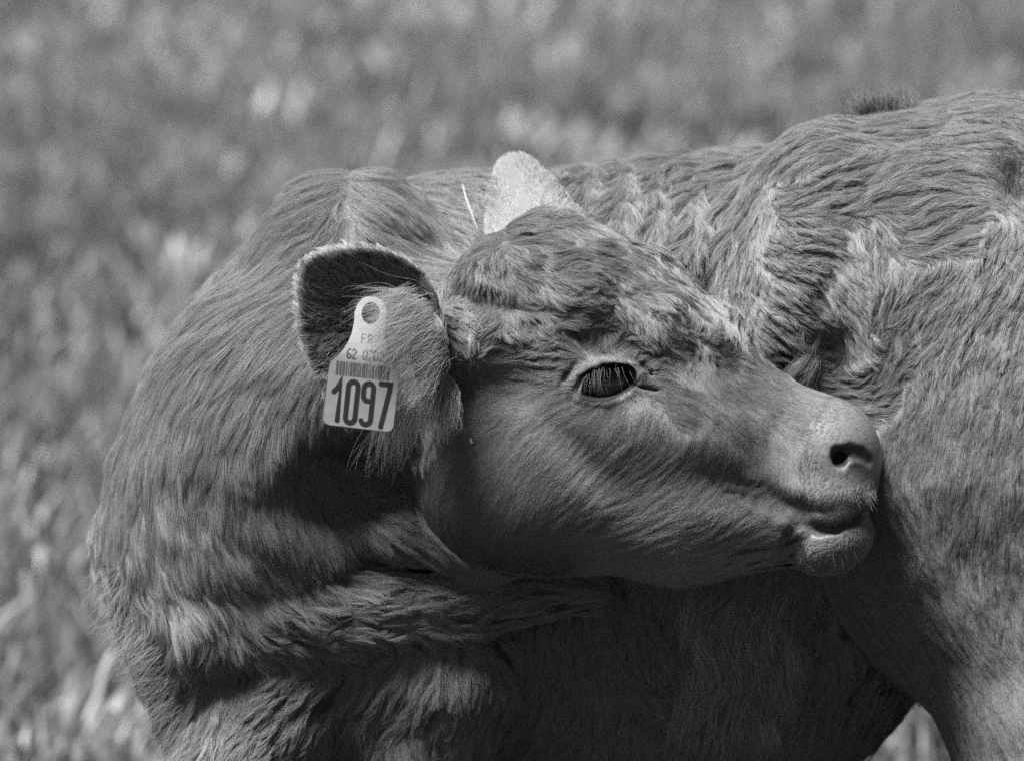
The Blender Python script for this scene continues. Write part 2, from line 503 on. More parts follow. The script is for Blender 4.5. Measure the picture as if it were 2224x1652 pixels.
def surface(F):
    ins = F < 0
    cnt = np.zeros((NX - 1, NY - 1, NZ - 1), dtype=np.uint8)
    for i in (0, 1):
        for j in (0, 1):
            for k in (0, 1):
                cnt += ins[i:NX - 1 + i, j:NY - 1 + j, k:NZ - 1 + k]
    act = (cnt > 0) & (cnt < 8)
    del cnt
    I, J, K = np.nonzero(act)
    vid = np.full(act.shape, -1, dtype=np.int32)
    vid[I, J, K] = np.arange(len(I))
    val = {}
    for i in (0, 1):
        for j in (0, 1):
            for k in (0, 1):
                val[(i, j, k)] = F[I + i, J + j, K + k]
    acc = np.zeros((len(I), 3))
    num = np.zeros(len(I))
    gs = (gxw, gyw, gzw)
    idx = (I, J, K)
    for a_ in range(3):
        for o1 in (0, 1):
            for o2 in (0, 1):
                c0 = [0, 0, 0]
                oth = [q for q in range(3) if q != a_]
                c0[oth[0]], c0[oth[1]] = o1, o2
                c1 = list(c0)
                c1[a_] = 1
                f0, f1 = val[tuple(c0)], val[tuple(c1)]
                m_ = (f0 < 0) != (f1 < 0)
                t = np.where(m_, f0 / np.where(m_, f0 - f1, 1), 0)
                pos = np.zeros((len(I), 3))
                for q in range(3):
                    if q == a_:
                        g0, g1 = gs[q][idx[q]], gs[q][idx[q] + 1]
                        pos[:, q] = g0 + (g1 - g0) * t
                    else:
                        pos[:, q] = gs[q][idx[q] + c0[q]]
                acc += pos * m_[:, None]
                num += m_
    V = acc / num[:, None]
    quads = []
    for a_ in range(3):
        s0 = [slice(None)] * 3
        s1 = [slice(None)] * 3
        s0[a_], s1[a_] = slice(0, -1), slice(1, None)
        oth = [q for q in range(3) if q != a_]
        f0, f1 = ins[tuple(s0)], ins[tuple(s1)]
        ch = f0 != f1
        e = np.argwhere(ch)
        ok = (e[:, oth[0]] > 0) & (e[:, oth[1]] > 0) & (e[:, oth[0]] < ins.shape[oth[0]] - 1) & (e[:, oth[1]] < ins.shape[oth[1]] - 1)
        e = e[ok]
        flip = f0[e[:, 0], e[:, 1], e[:, 2]]
        cells = []
        for p_, q_ in ((1, 1), (0, 1), (0, 0), (1, 0)):
            c_ = e.copy()
            c_[:, oth[0]] -= p_
            c_[:, oth[1]] -= q_
            cells.append(vid[c_[:, 0], c_[:, 1], c_[:, 2]])
        qd = np.stack(cells, 1)
        if a_ == 1:
            flip = ~flip
        qd[~flip] = qd[~flip][:, ::-1]
        quads.append(qd)
    Q = np.concatenate(quads)
    Q = Q[(Q >= 0).all(1)]
    grp = G[I, J, K]
    return V, Q, grp

V, Q, VG = surface(F)
del F, G
print('surface', len(V), len(Q), time.time() - T0)

def smooth(V, Q, it, lam=0.5):
    e = np.concatenate([Q[:, [0, 1]], Q[:, [1, 2]], Q[:, [2, 3]], Q[:, [3, 0]]])
    n = len(V)
    deg = np.bincount(e.ravel(), minlength=n)[:, None]
    for l_ in [lam, -lam * 1.04] * it:
        s = np.stack([np.bincount(e[:, 0], V[e[:, 1], c], n) + np.bincount(e[:, 1], V[e[:, 0], c], n) for c in range(3)], 1)
        V = V + l_ * (s / np.maximum(deg, 1) - V)
    return V
V = smooth(V, Q, 4)

def normals(V, Q):
    d1 = V[Q[:, 2]] - V[Q[:, 0]]
    d2 = V[Q[:, 3]] - V[Q[:, 1]]
    fn = np.cross(d1, d2)
    N = np.stack([sum(np.bincount(Q[:, k], fn[:, c], len(V)) for k in range(4)) for c in range(3)], 1)
    return N / (np.linalg.norm(N, axis=1, keepdims=True) + 1e-12)
N = normals(V, Q)
u_, v_, d_ = proj(V)
if (N * (V - V.mean(0))).sum(1).mean() < 0:
    Q = Q[:, ::-1]
    N = -N
    print('flipped')
# loose skin: soft lumps and folds
body_like = np.isin(VG, [NECK, CHEST, HIND, BARREL])
disp = np.where(body_like, 0.0035, 0.0010) * vnoise(V, 16, 5, 2) * (VG != MUZZ)
warp = u_ + 26 * vnoise(V, 14, 9, 2) + 0.10 * (v_ - 450)
rib = np.sin(warp * 2 * math.pi / 78) * 0.0045 * np.clip(1 - np.abs(u_ - 1400) / 260, 0, 1) * np.clip(1 - np.abs(v_ - 500) / 260, 0, 1) * (VG == BARREL) * (N[:, 1] < 0.2)
V = V + N * (disp + rib)[:, None]
N = normals(V, Q)

calf = empty('calf', (0.35, 0.3, 0), 'shaggy pale calf in the meadow, head turned back to nuzzle its own flank', 'calf')
m_skin, snt, sb = material('calf_skin', 0.16, 0.75, 0.25)
nn = noise_node(snt, 60, 5, 0.65)
rp = grey_ramp(snt, [(0.3, 0.07), (0.6, 0.10), (0.8, 0.12)])
snt.links.new(nn.outputs['Fac'], rp.inputs[0])
def attr(nm_):
    a_ = snt.nodes.new('ShaderNodeAttribute')
    a_.attribute_name = nm_
    return a_.outputs['Fac']
def mixc(fac, c1, c2):
    x_ = snt.nodes.new('ShaderNodeMix')
    x_.data_type = 'RGBA'
    snt.links.new(fac, x_.inputs[0])
    for sck, c_ in ((x_.inputs[6], c1), (x_.inputs[7], c2)):
        if isinstance(c_, float):
            sck.default_value = (c_, c_, c_, 1)
        else:
            snt.links.new(c_, sck)
    return x_.outputs[2]
nz = noise_node(snt, 320, 3, 0.6)
rz = grey_ramp(snt, [(0.30, 0.08), (0.42, 0.135), (0.7, 0.18)])
snt.links.new(nz.outputs['Fac'], rz.inputs[0])
vo = snt.nodes.new('ShaderNodeTexVoronoi')
vo.inputs['Scale'].default_value = 260
tc_ = snt.nodes.new('ShaderNodeTexCoord')
snt.links.new(tc_.outputs['Object'], vo.inputs['Vector'])
rv = grey_ramp(snt, [(0.10, 0.35), (0.22, 1.0)])
snt.links.new(vo.outputs['Distance'], rv.inputs[0])
mm_ = snt.nodes.new('ShaderNodeMix')
mm_.data_type = 'RGBA'
mm_.blend_type = 'MULTIPLY'
mm_.inputs[0].default_value = 1
snt.links.new(rz.outputs[0], mm_.inputs[6])
snt.links.new(rv.outputs[0], mm_.inputs[7])
c_ = mixc(attr('muzzle'), rp.outputs[0], mm_.outputs[2])
c_ = mixc(attr('pigment'), c_, 0.03)
c_ = mixc(attr('pale_lit_ear'), c_, 0.18)  # far ear skin paled, partly standing in for light on it
snt.links.new(c_, sb.inputs['Base Color'])
sb.inputs['Roughness'].default_value = 0.42
sm_ = snt.nodes.new('ShaderNodeMath')
sm_.operation = 'MULTIPLY'
sm_.inputs[1].default_value = 0.32
snt.links.new(attr('muzzle'), sm_.inputs[0])
snt.links.new(sm_.outputs[0], sb.inputs['Specular IOR Level'])
bp = snt.nodes.new('ShaderNodeBump')
bp.inputs['Strength'].default_value = 0.5
bp.inputs['Distance'].default_value = 0.0012
snt.links.new(nz.outputs['Fac'], bp.inputs['Height'])
snt.links.new(bp.outputs[0], sb.inputs['Normal'])
body = mesh_obj('body', V, Q, m_skin, calf)
uv_, vv_, dv_ = proj(V)
dk = np.clip(1.16 - np.sqrt(((uv_ - 1320) / 68) ** 2 + ((vv_ - 831 + (uv_ - 1320) * 0.23) / 37) ** 2), 0, 0.1) / 0.1 * (VG == HEAD) * (vv_ > 834 - (uv_ - 1320) * 0.23)
lipv = np.interp(uv_, [1640, 1690, 1730, 1780, 1815, 1855, 1885, 1905], [1088, 1112, 1130, 1147, 1144, 1124, 1100, 1086])
dk = np.maximum(dk, np.clip(1.3 - np.abs(vv_ - lipv) / 9, 0, 1) * (VG == MUZZ) * (uv_ > 1690) * 0.8)
dk = np.maximum(dk, np.clip(1.3 - np.sqrt(((uv_ - 1848) / 44) ** 2 + ((vv_ - 992) / 22) ** 2), 0, 0.35) / 0.35 * (VG == MUZZ) * 0.8)
at_ = body.data.attributes.new('pigment', 'FLOAT', 'POINT')
at_.data.foreach_set('value', dk.astype(np.float32))
at_ = body.data.attributes.new('muzzle', 'FLOAT', 'POINT')
at_.data.foreach_set('value', ((VG == MUZZ) * 1.0).astype(np.float32))
at_ = body.data.attributes.new('pale_lit_ear', 'FLOAT', 'POINT')
at_.data.foreach_set('value', ((VG == EARF) * 1.0).astype(np.float32))
print('body', time.time() - T0)

# ------------------------------------------------------------------ eye
m_eye, ent, eb = material('eyeball', 0.004, 0.02, 0.5)
def sphere(name, c, r, mat, parent, seg=48):
    V_, F_ = [], []
    for i in range(seg // 2 + 1):
        for j in range(seg):
            a1, a2 = math.pi * i / (seg // 2), 2 * math.pi * j / seg
            V_.append((c[0] + r * math.sin(a1) * math.cos(a2), c[1] + r * math.sin(a1) * math.sin(a2), c[2] + r * math.cos(a1)))
    for i in range(seg // 2):
        for j in range(seg):
            F_.append((i * seg + j, (i + 1) * seg + j, (i + 1) * seg + (j + 1) % seg, i * seg + (j + 1) % seg))
    return mesh_obj(name, V_, F_, mat, parent)
eye = sphere('eye', P(1318, 829, 62), 67 * S, m_eye, calf)

# ------------------------------------------------------------------ fur
# guides: (u, v, angle in the picture plane [0 = right, 90 = down], length mm)
GD = {
HEAD: [(1000, 560, 200, 20), (1050, 530, 150, 24), (1130, 530, 30, 26), (1250, 520, 10, 26), (1340, 560, 25, 22), (1060, 600, 60, 26), (1150, 600, 25, 26), (1250, 620, 15, 25),
  (1350, 640, 30, 24), (1430, 640, 45, 20), (1040, 660, 110, 26), (1120, 680, 20, 26), (1220, 680, 350, 24), (1320, 700, 20, 20), (1400, 720, 35, 17), (1470, 740, 40, 14),
  (1460, 620, 230, 12), (1520, 690, 240, 12), (1580, 740, 300, 12), (1540, 780, 60, 14), (1500, 800, 95, 14), (1620, 830, 30, 12), (1700, 850, 28, 9), (1750, 900, 30, 6),
  (1620, 930, 50, 9), (1640, 990, 65, 12), (1560, 1010, 120, 10), (1690, 1000, 75, 9), (1480, 860, 20, 7), (1400, 900, 110, 5), (1300, 920, 120, 5), (1200, 880, 140, 7),
  (1180, 800, 185, 9), (1120, 760, 200, 12), (1080, 820, 200, 14), (1060, 900, 150, 14), (1080, 700, 150, 18), (1235, 800, 200, 4), (1320, 770, 250, 3), (1400, 800, 330, 3), (1260, 895, 150, 3), (1320, 908, 110, 3), (1390, 890, 60, 3), (1225, 850, 180, 4), (1430, 850, 20, 3), (1290, 785, 230, 2), (1350, 785, 290, 2), (1320, 740, 260, 6),
  (1250, 1000, 135, 8), (1350, 1000, 140, 8), (1450, 1050, 145, 8), (1550, 1100, 150, 7), (1650, 1050, 140, 6), (1100, 1000, 120, 12), (1150, 1100, 110, 11), (1250, 1120, 140, 8),
  (1350, 1150, 155, 7), (1500, 1180, 165, 6), (1650, 1200, 170, 5), (1200, 1200, 100, 10), (1000, 780, 60, 16), (1000, 700, 40, 18)],
MUZZ: [(1800, 900, 20, 3), (1880, 960, 80, 2), (1760, 1000, 100, 4), (1760, 1080, 130, 4), (1850, 1080, 100, 3), (1780, 1180, 150, 4), (1850, 1180, 100, 4)],
NECK: [(650, 420, 190, 26), (720, 400, 160, 28), (800, 400, 20, 28), (900, 430, 50, 28), (960, 500, 60, 26), (700, 470, 150, 28), (780, 460, 40, 24), (850, 520, 30, 20), (620, 500, 140, 30), (560, 580, 130, 30),
  (500, 680, 125, 30), (600, 650, 128, 30), (430, 780, 118, 30), (550, 760, 122, 30), (620, 780, 112, 30), (380, 900, 108, 30), (480, 900, 108, 30), (600, 900, 100, 28), (300, 1000, 100, 30),
  (400, 1020, 97, 28), (500, 1050, 92, 26), (620, 1020, 90, 24), (230, 1130, 95, 30), (330, 1150, 85, 28), (450, 1180, 70, 26), (560, 1180, 60, 24), (700, 950, 90, 20), (700, 1060, 60, 20),
  (800, 1020, 40, 18), (820, 1110, 35, 20), (920, 1060, 30, 16), (950, 1160, 35, 20), (1040, 1200, 45, 20), (1000, 1000, 60, 14), (700, 1140, 60, 22)],
CHEST: [(210, 1200, 95, 32), (230, 1320, 110, 36), (300, 1250, 70, 32), (300, 1360, 130, 38), (380, 1300, 60, 32), (450, 1260, 75, 30), (520, 1280, 70, 28), (600, 1250, 80, 28), (680, 1230, 60, 22), (780, 1230, 20, 20),
  (420, 1400, 95, 30), (360, 1500, 120, 34), (340, 1600, 120, 36), (480, 1450, 90, 26), (520, 1360, 60, 24), (600, 1340, 30, 20), (700, 1340, 0, 18), (850, 1330, -8, 16), (1000, 1300, -8, 14), (1150, 1280, -6, 14),
  (600, 1420, 30, 20), (750, 1410, 0, 18), (500, 1550, 100, 22), (600, 1500, 140, 18), (560, 1600, 130, 18), (700, 1480, 140, 18), (820, 1450, 120, 22), (850, 1560, 125, 24), (950, 1500, 105, 24), (900, 1620, 70, 26), (460, 1620, 95, 24)],
BARREL: [(850, 430, 50, 26), (950, 400, 60, 26), (1050, 420, 75, 28), (1150, 400, 85, 28), (1250, 400, 95, 30), (1350, 380, 100, 30), (1450, 360, 105, 30), (1550, 340, 115, 28), (1650, 290, 140, 26), (1800, 230, 160, 26),
  (1300, 480, 95, 30), (1400, 480, 98, 30), (1500, 480, 100, 28), (1500, 580, 95, 28), (1000, 480, 65, 26), (900, 1400, 100, 28), (1050, 1450, 105, 28), (1200, 1400, 95, 30), (1300, 1550, 110, 30), (1400, 1400, 70, 30), (1420, 1550, 60, 34),
  (1500, 1350, 95, 30), (1550, 1500, 120, 40), (1620, 1400, 80, 34), (1660, 1520, 100, 40), (1700, 1600, 115, 40), (1800, 1400, 100, 24), (1900, 1600, 110, 16), (1100, 1600, 110, 28), (1000, 1600, 80, 28)],
HIND: [(1720, 320, 150, 22), (1780, 290, 165, 22), (1900, 260, 170, 24), (2000, 230, 180, 24), (2120, 220, 20, 26), (2200, 250, 60, 28), (1640, 450, 120, 20), (1700, 450, 15, 20), (1800, 430, 340, 20), (1900, 420, 330, 22), (2000, 380, 350, 22),
  (2100, 360, 20, 22), (2180, 400, 60, 22), (1620, 600, 110, 18), (1680, 560, 15, 18), (1750, 560, 10, 18), (1850, 560, 60, 20), (1900, 520, 95, 22), (1980, 520, 340, 22), (2080, 500, 345, 22), (2170, 520, 110, 22), (1600, 700, 100, 18), (1660, 680, 18, 18), (1740, 680, 25, 18), (1700, 780, 20, 18),
  (1820, 660, 50, 20), (1860, 720, 80, 20), (1780, 760, 200, 20), (1780, 850, 20, 22), (1850, 880, 0, 22), (1920, 840, 300, 20), (1960, 740, 280, 20), (1950, 640, 110, 20), (2050, 620, 140, 20), (2000, 700, 120, 20), (2150, 650, 110, 20), (2080, 760, 100, 18), (2000, 860, 95, 16),
  (2180, 850, 95, 16), (1960, 950, 110, 16), (2080, 980, 96, 15), (2200, 1050, 92, 15), (1950, 1100, 70, 18), (2050, 1150, 95, 15), (1930, 1200, 80, 18), (2180, 1250, 85, 14), (1900, 1300, 70, 16), (2030, 1320, 75, 14), (1900, 1420, 60, 13), (2100, 1450, 62, 13), (2200, 1500, 62, 13), (2050, 1600, 60, 13)],
}
gcx, gcy = 860, 720
GD[EARN] = [(810 + 175 * math.cos(t), 712 + 175 * math.sin(t), math.degrees(math.atan2(712 + 175 * math.sin(t) - gcy, 810 + 175 * math.cos(t) - gcx)), 10) for t in np.linspace(0.6, 5.7, 16)] + \
    [(720, 640, 190, 9), (720, 760, 150, 9), (780, 620, 220, 9), (930, 640, 190, 9), (930, 720, 165, 18), (930, 800, 150, 10), (900, 860, 115, 11), (960, 860, 105, 22), (960, 700, 120, 16), (880, 580, 215, 8), (970, 780, 100, 18)]
GD[EARF] = [(1064, 420, 215, 5), (1080, 345, 240, 5), (1125, 330, 268, 6), (1170, 350, 285, 6), (1215, 405, 305, 7), (1262, 465, 308, 7), (1100, 420, 255, 3), (1130, 400, 262, 3), (1160, 430, 262, 3), (1195, 450, 262, 3), (1225, 480, 262, 3), (1120, 480, 258, 3)]
# length of coat, density (hairs per square metre), clumping and waviness per group
DEN = {HEAD: 4.2e6, MUZZ: 1.5e6, NECK: 1.7e6, CHEST: 1.1e6, BARREL: 9e5, HIND: 1.8e6, EARN: 1.6e6, EARF: 3.5e6}

def sample_roots():
    tri = np.concatenate([Q[:, [0, 1, 2]], Q[:, [0, 2, 3]]])
    a_, b_, c_ = V[tri[:, 0]], V[tri[:, 1]], V[tri[:, 2]]
    cr = np.cross(b_ - a_, c_ - a_)
    ar = np.linalg.norm(cr, axis=1) / 2
    mid = (a_ + b_ + c_) / 3
    u, v, d = proj(mid)
    nn_ = N[tri].mean(1)
    view = mid - cam_pos
    view /= np.linalg.norm(view, axis=1, keepdims=True)
    fac = -(nn_ * view).sum(1)
    vis = np.clip((fac + 0.45) / 0.3, 0, 1)
    fr = ((u > -150) & (u < 2380) & (v > -100) & (v < 1800)).astype(float)
    den = np.array([DEN[k] for k in range(8)])[VG[tri[:, 0]]]
    wgt = ar * den * vis * fr
    n = int(wgt.sum())
    cum = np.cumsum(wgt)
    pick = np.searchsorted(cum, (np.arange(n) + rng.random(n)) / n * cum[-1]).clip(0, len(tri) - 1)
    r1, r2 = rng.random(n), rng.random(n)
    s_ = np.sqrt(r1)
    wa, wb, wc = (1 - s_)[:, None], (s_ * (1 - r2))[:, None], (s_ * r2)[:, None]
    t_ = tri[pick]
    p = wa * V[t_[:, 0]] + wb * V[t_[:, 1]] + wc * V[t_[:, 2]]
    nm = wa * N[t_[:, 0]] + wb * N[t_[:, 1]] + wc * N[t_[:, 2]]
    nm /= np.linalg.norm(nm, axis=1, keepdims=True)
    return p, nm, VG[t_[:, 0]]

def field(p, nm, grp):
    """combing direction (tangent) and coat length (m)"""
    u, v, d = proj(p)
    dirx, diry, ln = np.zeros(len(p)), np.zeros(len(p)), np.zeros(len(p))
    for k, gl in GD.items():
        m_ = np.nonzero(grp == k)[0]
        if not len(m_):
            continue
        g_ = np.array(gl, dtype=float)
        ca, sa = np.cos(np.radians(g_[:, 2])), np.sin(np.radians(g_[:, 2]))
        for s0 in range(0, len(m_), 40000):
            q = m_[s0:s0 + 40000]
            w_ = 1 / ((u[q, None] - g_[None, :, 0]) ** 2 + (v[q, None] - g_[None, :, 1]) ** 2 + 900.0) ** 2
            w_ /= w_.sum(1, keepdims=True)
            dirx[q], diry[q], ln[q] = w_ @ ca, w_ @ sa, w_ @ g_[:, 3]
    t = dirx[:, None] * right + (-diry)[:, None] * up + 0.02 * fwd
    t /= np.linalg.norm(t, axis=1, keepdims=True) + 1e-9
    t = t - nm * (t * nm).sum(1, keepdims=True) * 0.97
    t /= np.linalg.norm(t, axis=1, keepdims=True) + 1e-9
    return t, ln * 0.001

def rotate(t, n, a_):
    b = np.cross(n, t)
    return t * np.cos(a_)[:, None] + b * np.sin(a_)[:, None]

def paths(p, nm, grp, t, ln, lift, wav, ph, m):
    """hair centre lines, n x m x 3"""
    b = np.cross(nm, t)
    s_ = np.linspace(0, 1, m)[None, :, None]
    ln = ln * np.array([.9, 1, 1, 1.2, 1, .75, 1.05, .8])[grp]
    L = ln[:, None, None]
    lf = lift[:, None, None]
    x = p[:, None] + t[:, None] * L * (s_ - 0.12 * s_ ** 2) + nm[:, None] * L * lf * (s_ - 0.72 * s_ ** 2)
    x = x + b[:, None] * (wav * ln)[:, None, None] * (np.sin(s_ * 4.2 + ph[:, None, None]) - np.sin(ph)[:, None, None])
    return x

def groom():
    p, nm, grp = sample_roots()
    u, v, d = proj(p)
    # bare places: eye opening, nostril, lips
    e_ = ((u - 1319) / 70) ** 2 + ((v - 829 + (u - 1319) * 0.23) / 39) ** 2 < 1
    ns = ((u - 1848) / 46) ** 2 + ((v - 992) / 24) ** 2 < 1
    pad = ((u - 1850) / 75) ** 2 + ((v - 975) / 85) ** 2 < 0.8 + 0.5 * rng.random(len(u)) ** 2
    lip = np.interp(u, [1640, 1690, 1730, 1780, 1815, 1855, 1885, 1905], [1088, 1112, 1130, 1147, 1144, 1124, 1100, 1086])
    ns = ns | pad | ((np.abs(v - lip - 3) < 7) & (u > 1700))
    keep = ~(((e_ | ns) & np.isin(grp, [HEAD, MUZZ])))
    p, nm, grp, u, v = p[keep], nm[keep], grp[keep], u[keep], v[keep]
    n = len(p)
    print('hairs', n, time.time() - T0)
    m = 6
    # clump seeds, two sizes
    def seeds(frac):
        idx = rng.choice(n, int(n * frac), replace=False)
        kd = KDTree(len(idx))
        for i, c in enumerate(p[idx]):
            kd.insert(c, i)
        kd.balance()
        near = np.fromiter((kd.find(c)[1] for c in p), dtype=np.int32, count=n)
        return idx, near
    iA, nA = seeds(1 / 14)
    iB, nB = seeds(1 / 420)
    print('clumps', time.time() - T0)
    rA, rB = rng.normal(size=(len(iA), 4)), rng.normal(size=(len(iB), 4))
    t0, ln = field(p, nm, grp)
    amp = np.array([1.0, 0.6, 0.2, 0.4, 0.8, 0.6, 0.75, 0.2])[grp]          # how unruly the coat is
    front = np.exp(-(((u - 1200) / 260) ** 2 + ((v - 600) / 110) ** 2)) * (grp == HEAD)
    slk = np.clip((v - 820) / 120, 0, 1) * (grp == HIND)
    amp = amp * (1 - 0.5 * slk)
    cheek = np.clip((v - 760) / 80, 0, 1) * (grp == HEAD)
    amp = amp * (1 + 0.15 * front - 0.68 * cheek)
    sw = vnoise(p, 26, 41, 2) * 0.55 * amp + vnoise(p, 90, 43, 1) * 0.30 * amp
    tt = rotate(t0, nm, sw + rng.normal(size=n) * 0.10)
    lic, wsum = np.zeros(n), 0
    fq = 1.0
    hf = 1 + 1.0 * front
    stp = np.array([1, 1, 1, 2.3, 1.1, 1.3, 1.5, 1])[grp]
    for k_ in range(-5, 6):
        w_ = math.exp(-(k_ / 3.2) ** 2)
        lic += w_ * vnoise(p * fq + tt * (k_ * 0.0028 * stp * hf)[:, None], 240, 91)
        wsum += w_
    lic /= wsum
    lic = np.clip(lic / (lic.std() * 1.6), -1.4, 1.4)
    ridge = np.array([0.0010, 0.0005, 0.0004, 0.0020, 0.0024, 0.0014, 0.0026, 0.0])[grp] * (1 + 1.3 * front - 0.8 * cheek - 0.5 * slk)
    own_shift = nm * (ridge * lic)[:, None]
    lift = 0.34 + 0.10 * lic * amp + 0.18 * amp * vnoise(p, 55, 51, 2) + 0.05 * rng.normal(size=n)
    lift = np.clip(lift - 0.16 * cheek - 0.08 * (grp == NECK) - 0.06 * (grp == HIND), 0.10, 1.0)
    ln1 = ln * (1 + 0.18 * rng.normal(size=n)).clip(0.4, 1.5) * (1 + 0.25 * vnoise(p, 70, 61, 2) * amp)
    wav = 0.07 * amp
    ph = vnoise(p, 30, 71) * 6
    p = p + own_shift
    own = paths(p, nm, grp, tt, ln1, lift, wav, ph, m)
    s_ = np.linspace(0, 1, m)[None, :, None]
    def seedpaths(idx, r_, jit, lj):
        return paths(p[idx], nm[idx], grp[idx], rotate(t0[idx], nm[idx], sw[idx] + jit * r_[:, 0] * amp[idx]), ln[idx] * (1 + 0.15 * r_[:, 1]).clip(.5, 1.6),
                     np.clip(lift[idx] + lj * r_[:, 2] * amp[idx], 0.06, 1.2), wav[idx] * 1.3, ph[idx] + 0.6 * r_[:, 3], m)
    A, B = seedpaths(iA, rA, 0.22, 0.10), seedpaths(iB, rB, 0.28, 0.16)
    okB = (np.linalg.norm(p - p[iB][nB], axis=1) < 0.012) & (grp == grp[iB][nB])
    okA = (np.linalg.norm(p - p[iA][nA], axis=1) < 0.004) & (grp == grp[iA][nA])
    sleek = np.clip((v - 820) / 120, 0, 1) * (grp == HIND)
    cA = ((0.78 - 0.38 * cheek - 0.30 * sleek - 0.15 * (grp == NECK)) * okA)[:, None, None] * s_ ** 1.3
    # small clump keeps its own spot inside the lock: first pull seeds of A towards B, then the hairs towards A
    cB = (0.36 * (1 - 0.7 * cheek - 0.3 * front) * amp.clip(0, 1.3) * okB)[:, None, None] * s_ ** 1.6
    own = own + (B[nB] - own) * cB
    Ab = A + (B[nB[iA]] - A) * cB[iA]
    own = own + (Ab[nA] - own) * cA
    pale = np.ones(n) + (0.3 + 0.25 * np.clip((u - 1110) / 80, 0, 1)) * (grp == EARF) + 0.5 * ((grp == EARN) & (u < 900)) + 0.4 * ((grp == EARN) & (np.hypot((u - 810) / 165, (v - 712) / 175) > 0.93)) + (0.1 + 0.6 * np.clip((v - 1150) / 15, 0, 1)) * (grp == MUZZ)  # ear and chin hair paler, partly lifted to offset the shade on them
    tone = 1 + 0.16 * rA[nA, 3] * 0.6 + 0.05 * rng.normal(size=n) + 0.08 * vnoise(p, 40, 81, 2) + 0.10 * lic
    pale = pale * (1 - 0.55 * np.exp(-(((u - 2225) / 60) ** 2 + ((v - 300) / 90) ** 2)))  # coat darkened at the tail head, shade and dirt put into the tone
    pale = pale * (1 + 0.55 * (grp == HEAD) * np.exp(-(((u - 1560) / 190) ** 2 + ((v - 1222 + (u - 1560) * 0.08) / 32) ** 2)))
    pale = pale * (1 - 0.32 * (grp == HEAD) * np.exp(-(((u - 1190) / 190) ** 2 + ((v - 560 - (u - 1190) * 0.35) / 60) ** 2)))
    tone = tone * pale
    print('paths', time.time() - T0)
    return own, grp, tone, ln1

def curves_obj(name, pts, rad, mat, parent, tone=None):
    """pts n x m x 3, rad n: tapered hairs"""
    n, m = pts.shape[:2]
    cu = bpy.data.hair_curves.new(name)
    cu.add_curves([m] * n)
    cu.attributes['position'].data.foreach_set('vector', pts.astype(np.float32).ravel())
    ra = cu.attributes.get('radius') or cu.attributes.new('radius', 'FLOAT', 'POINT')
    s_ = np.linspace(0, 1, m)
    prof = 1 - 0.75 * s_ ** 2
    ra.data.foreach_set('value', (rad[:, None] * prof[None]).astype(np.float32).ravel())
    if tone is not None:
        ta = cu.attributes.new('tone', 'FLOAT', 'CURVE')
        ta.data.foreach_set('value', tone.astype(np.float32))
    cu.materials.append(mat)
    o = bpy.data.objects.new(name, cu)
    C.objects.link(o)
    o.parent = parent
    o.matrix_parent_inverse = parent.matrix_world.inverted()
    return o

def hair_mat(name, col, rough=0.45, gloss=0.12, trans=0.3):
    m = bpy.data.materials.new(name)
    m.use_nodes = True
    n_ = m.node_tree
    n_.nodes.clear()
    out = n_.nodes.new('ShaderNodeOutputMaterial')
    at = n_.nodes.new('ShaderNodeAttribute')
    at.attribute_name = 'tone'
    ml = n_.nodes.new('ShaderNodeMath')
    ml.operation = 'MULTIPLY'
    ml.inputs[1].default_value = col
    n_.links.new(at.outputs['Fac'], ml.inputs[0])
    df = n_.nodes.new('ShaderNodeBsdfDiffuse')
    n_.links.new(ml.outputs[0], df.inputs[0])
    tr = n_.nodes.new('ShaderNodeBsdfTranslucent')
    n_.links.new(ml.outputs[0], tr.inputs[0])
    hr = n_.nodes.new('ShaderNodeBsdfHair')
    hr.component = 'Reflection'
    hr.inputs['Color'].default_value = (.8, .8, .8, 1)
    hr.inputs['RoughnessU'].default_value = rough
    hr.inputs['RoughnessV'].default_value = rough
    m1 = n_.nodes.new('ShaderNodeMixShader')
    m1.inputs[0].default_value = trans
    n_.links.new(df.outputs[0], m1.inputs[1])
    n_.links.new(tr.outputs[0], m1.inputs[2])
    m2 = n_.nodes.new('ShaderNodeMixShader')
    m2.inputs[0].default_value = gloss
    n_.links.new(m1.outputs[0], m2.inputs[1])
    n_.links.new(hr.outputs[0], m2.inputs[2])
    n_.links.new(m2.outputs[0], out.inputs[0])
    return m
m_fur = hair_mat('calf_fur', 0.24, gloss=0.10)
if FUR:
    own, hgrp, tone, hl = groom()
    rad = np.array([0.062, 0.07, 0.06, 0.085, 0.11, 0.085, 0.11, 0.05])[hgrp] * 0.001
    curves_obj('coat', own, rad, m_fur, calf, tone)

# ------------------------------------------------------------------ longer hair: ear fringe, ear tuft, eyelashes, whiskers
from mathutils.bvhtree import BVHTree
bvh = BVHTree.FromPolygons([tuple(v) for v in V.tolist()], Q.tolist())

def on_skin(u, v):
    """where the view ray through (u, v) meets the hide, with its normal"""
    o_ = Vector(cam_pos)
    dr = (Vector(P(u, v, 0)) - o_).normalized()
    h = bvh.ray_cast(o_, dr)
    return np.array(h[0]), np.array(h[1])

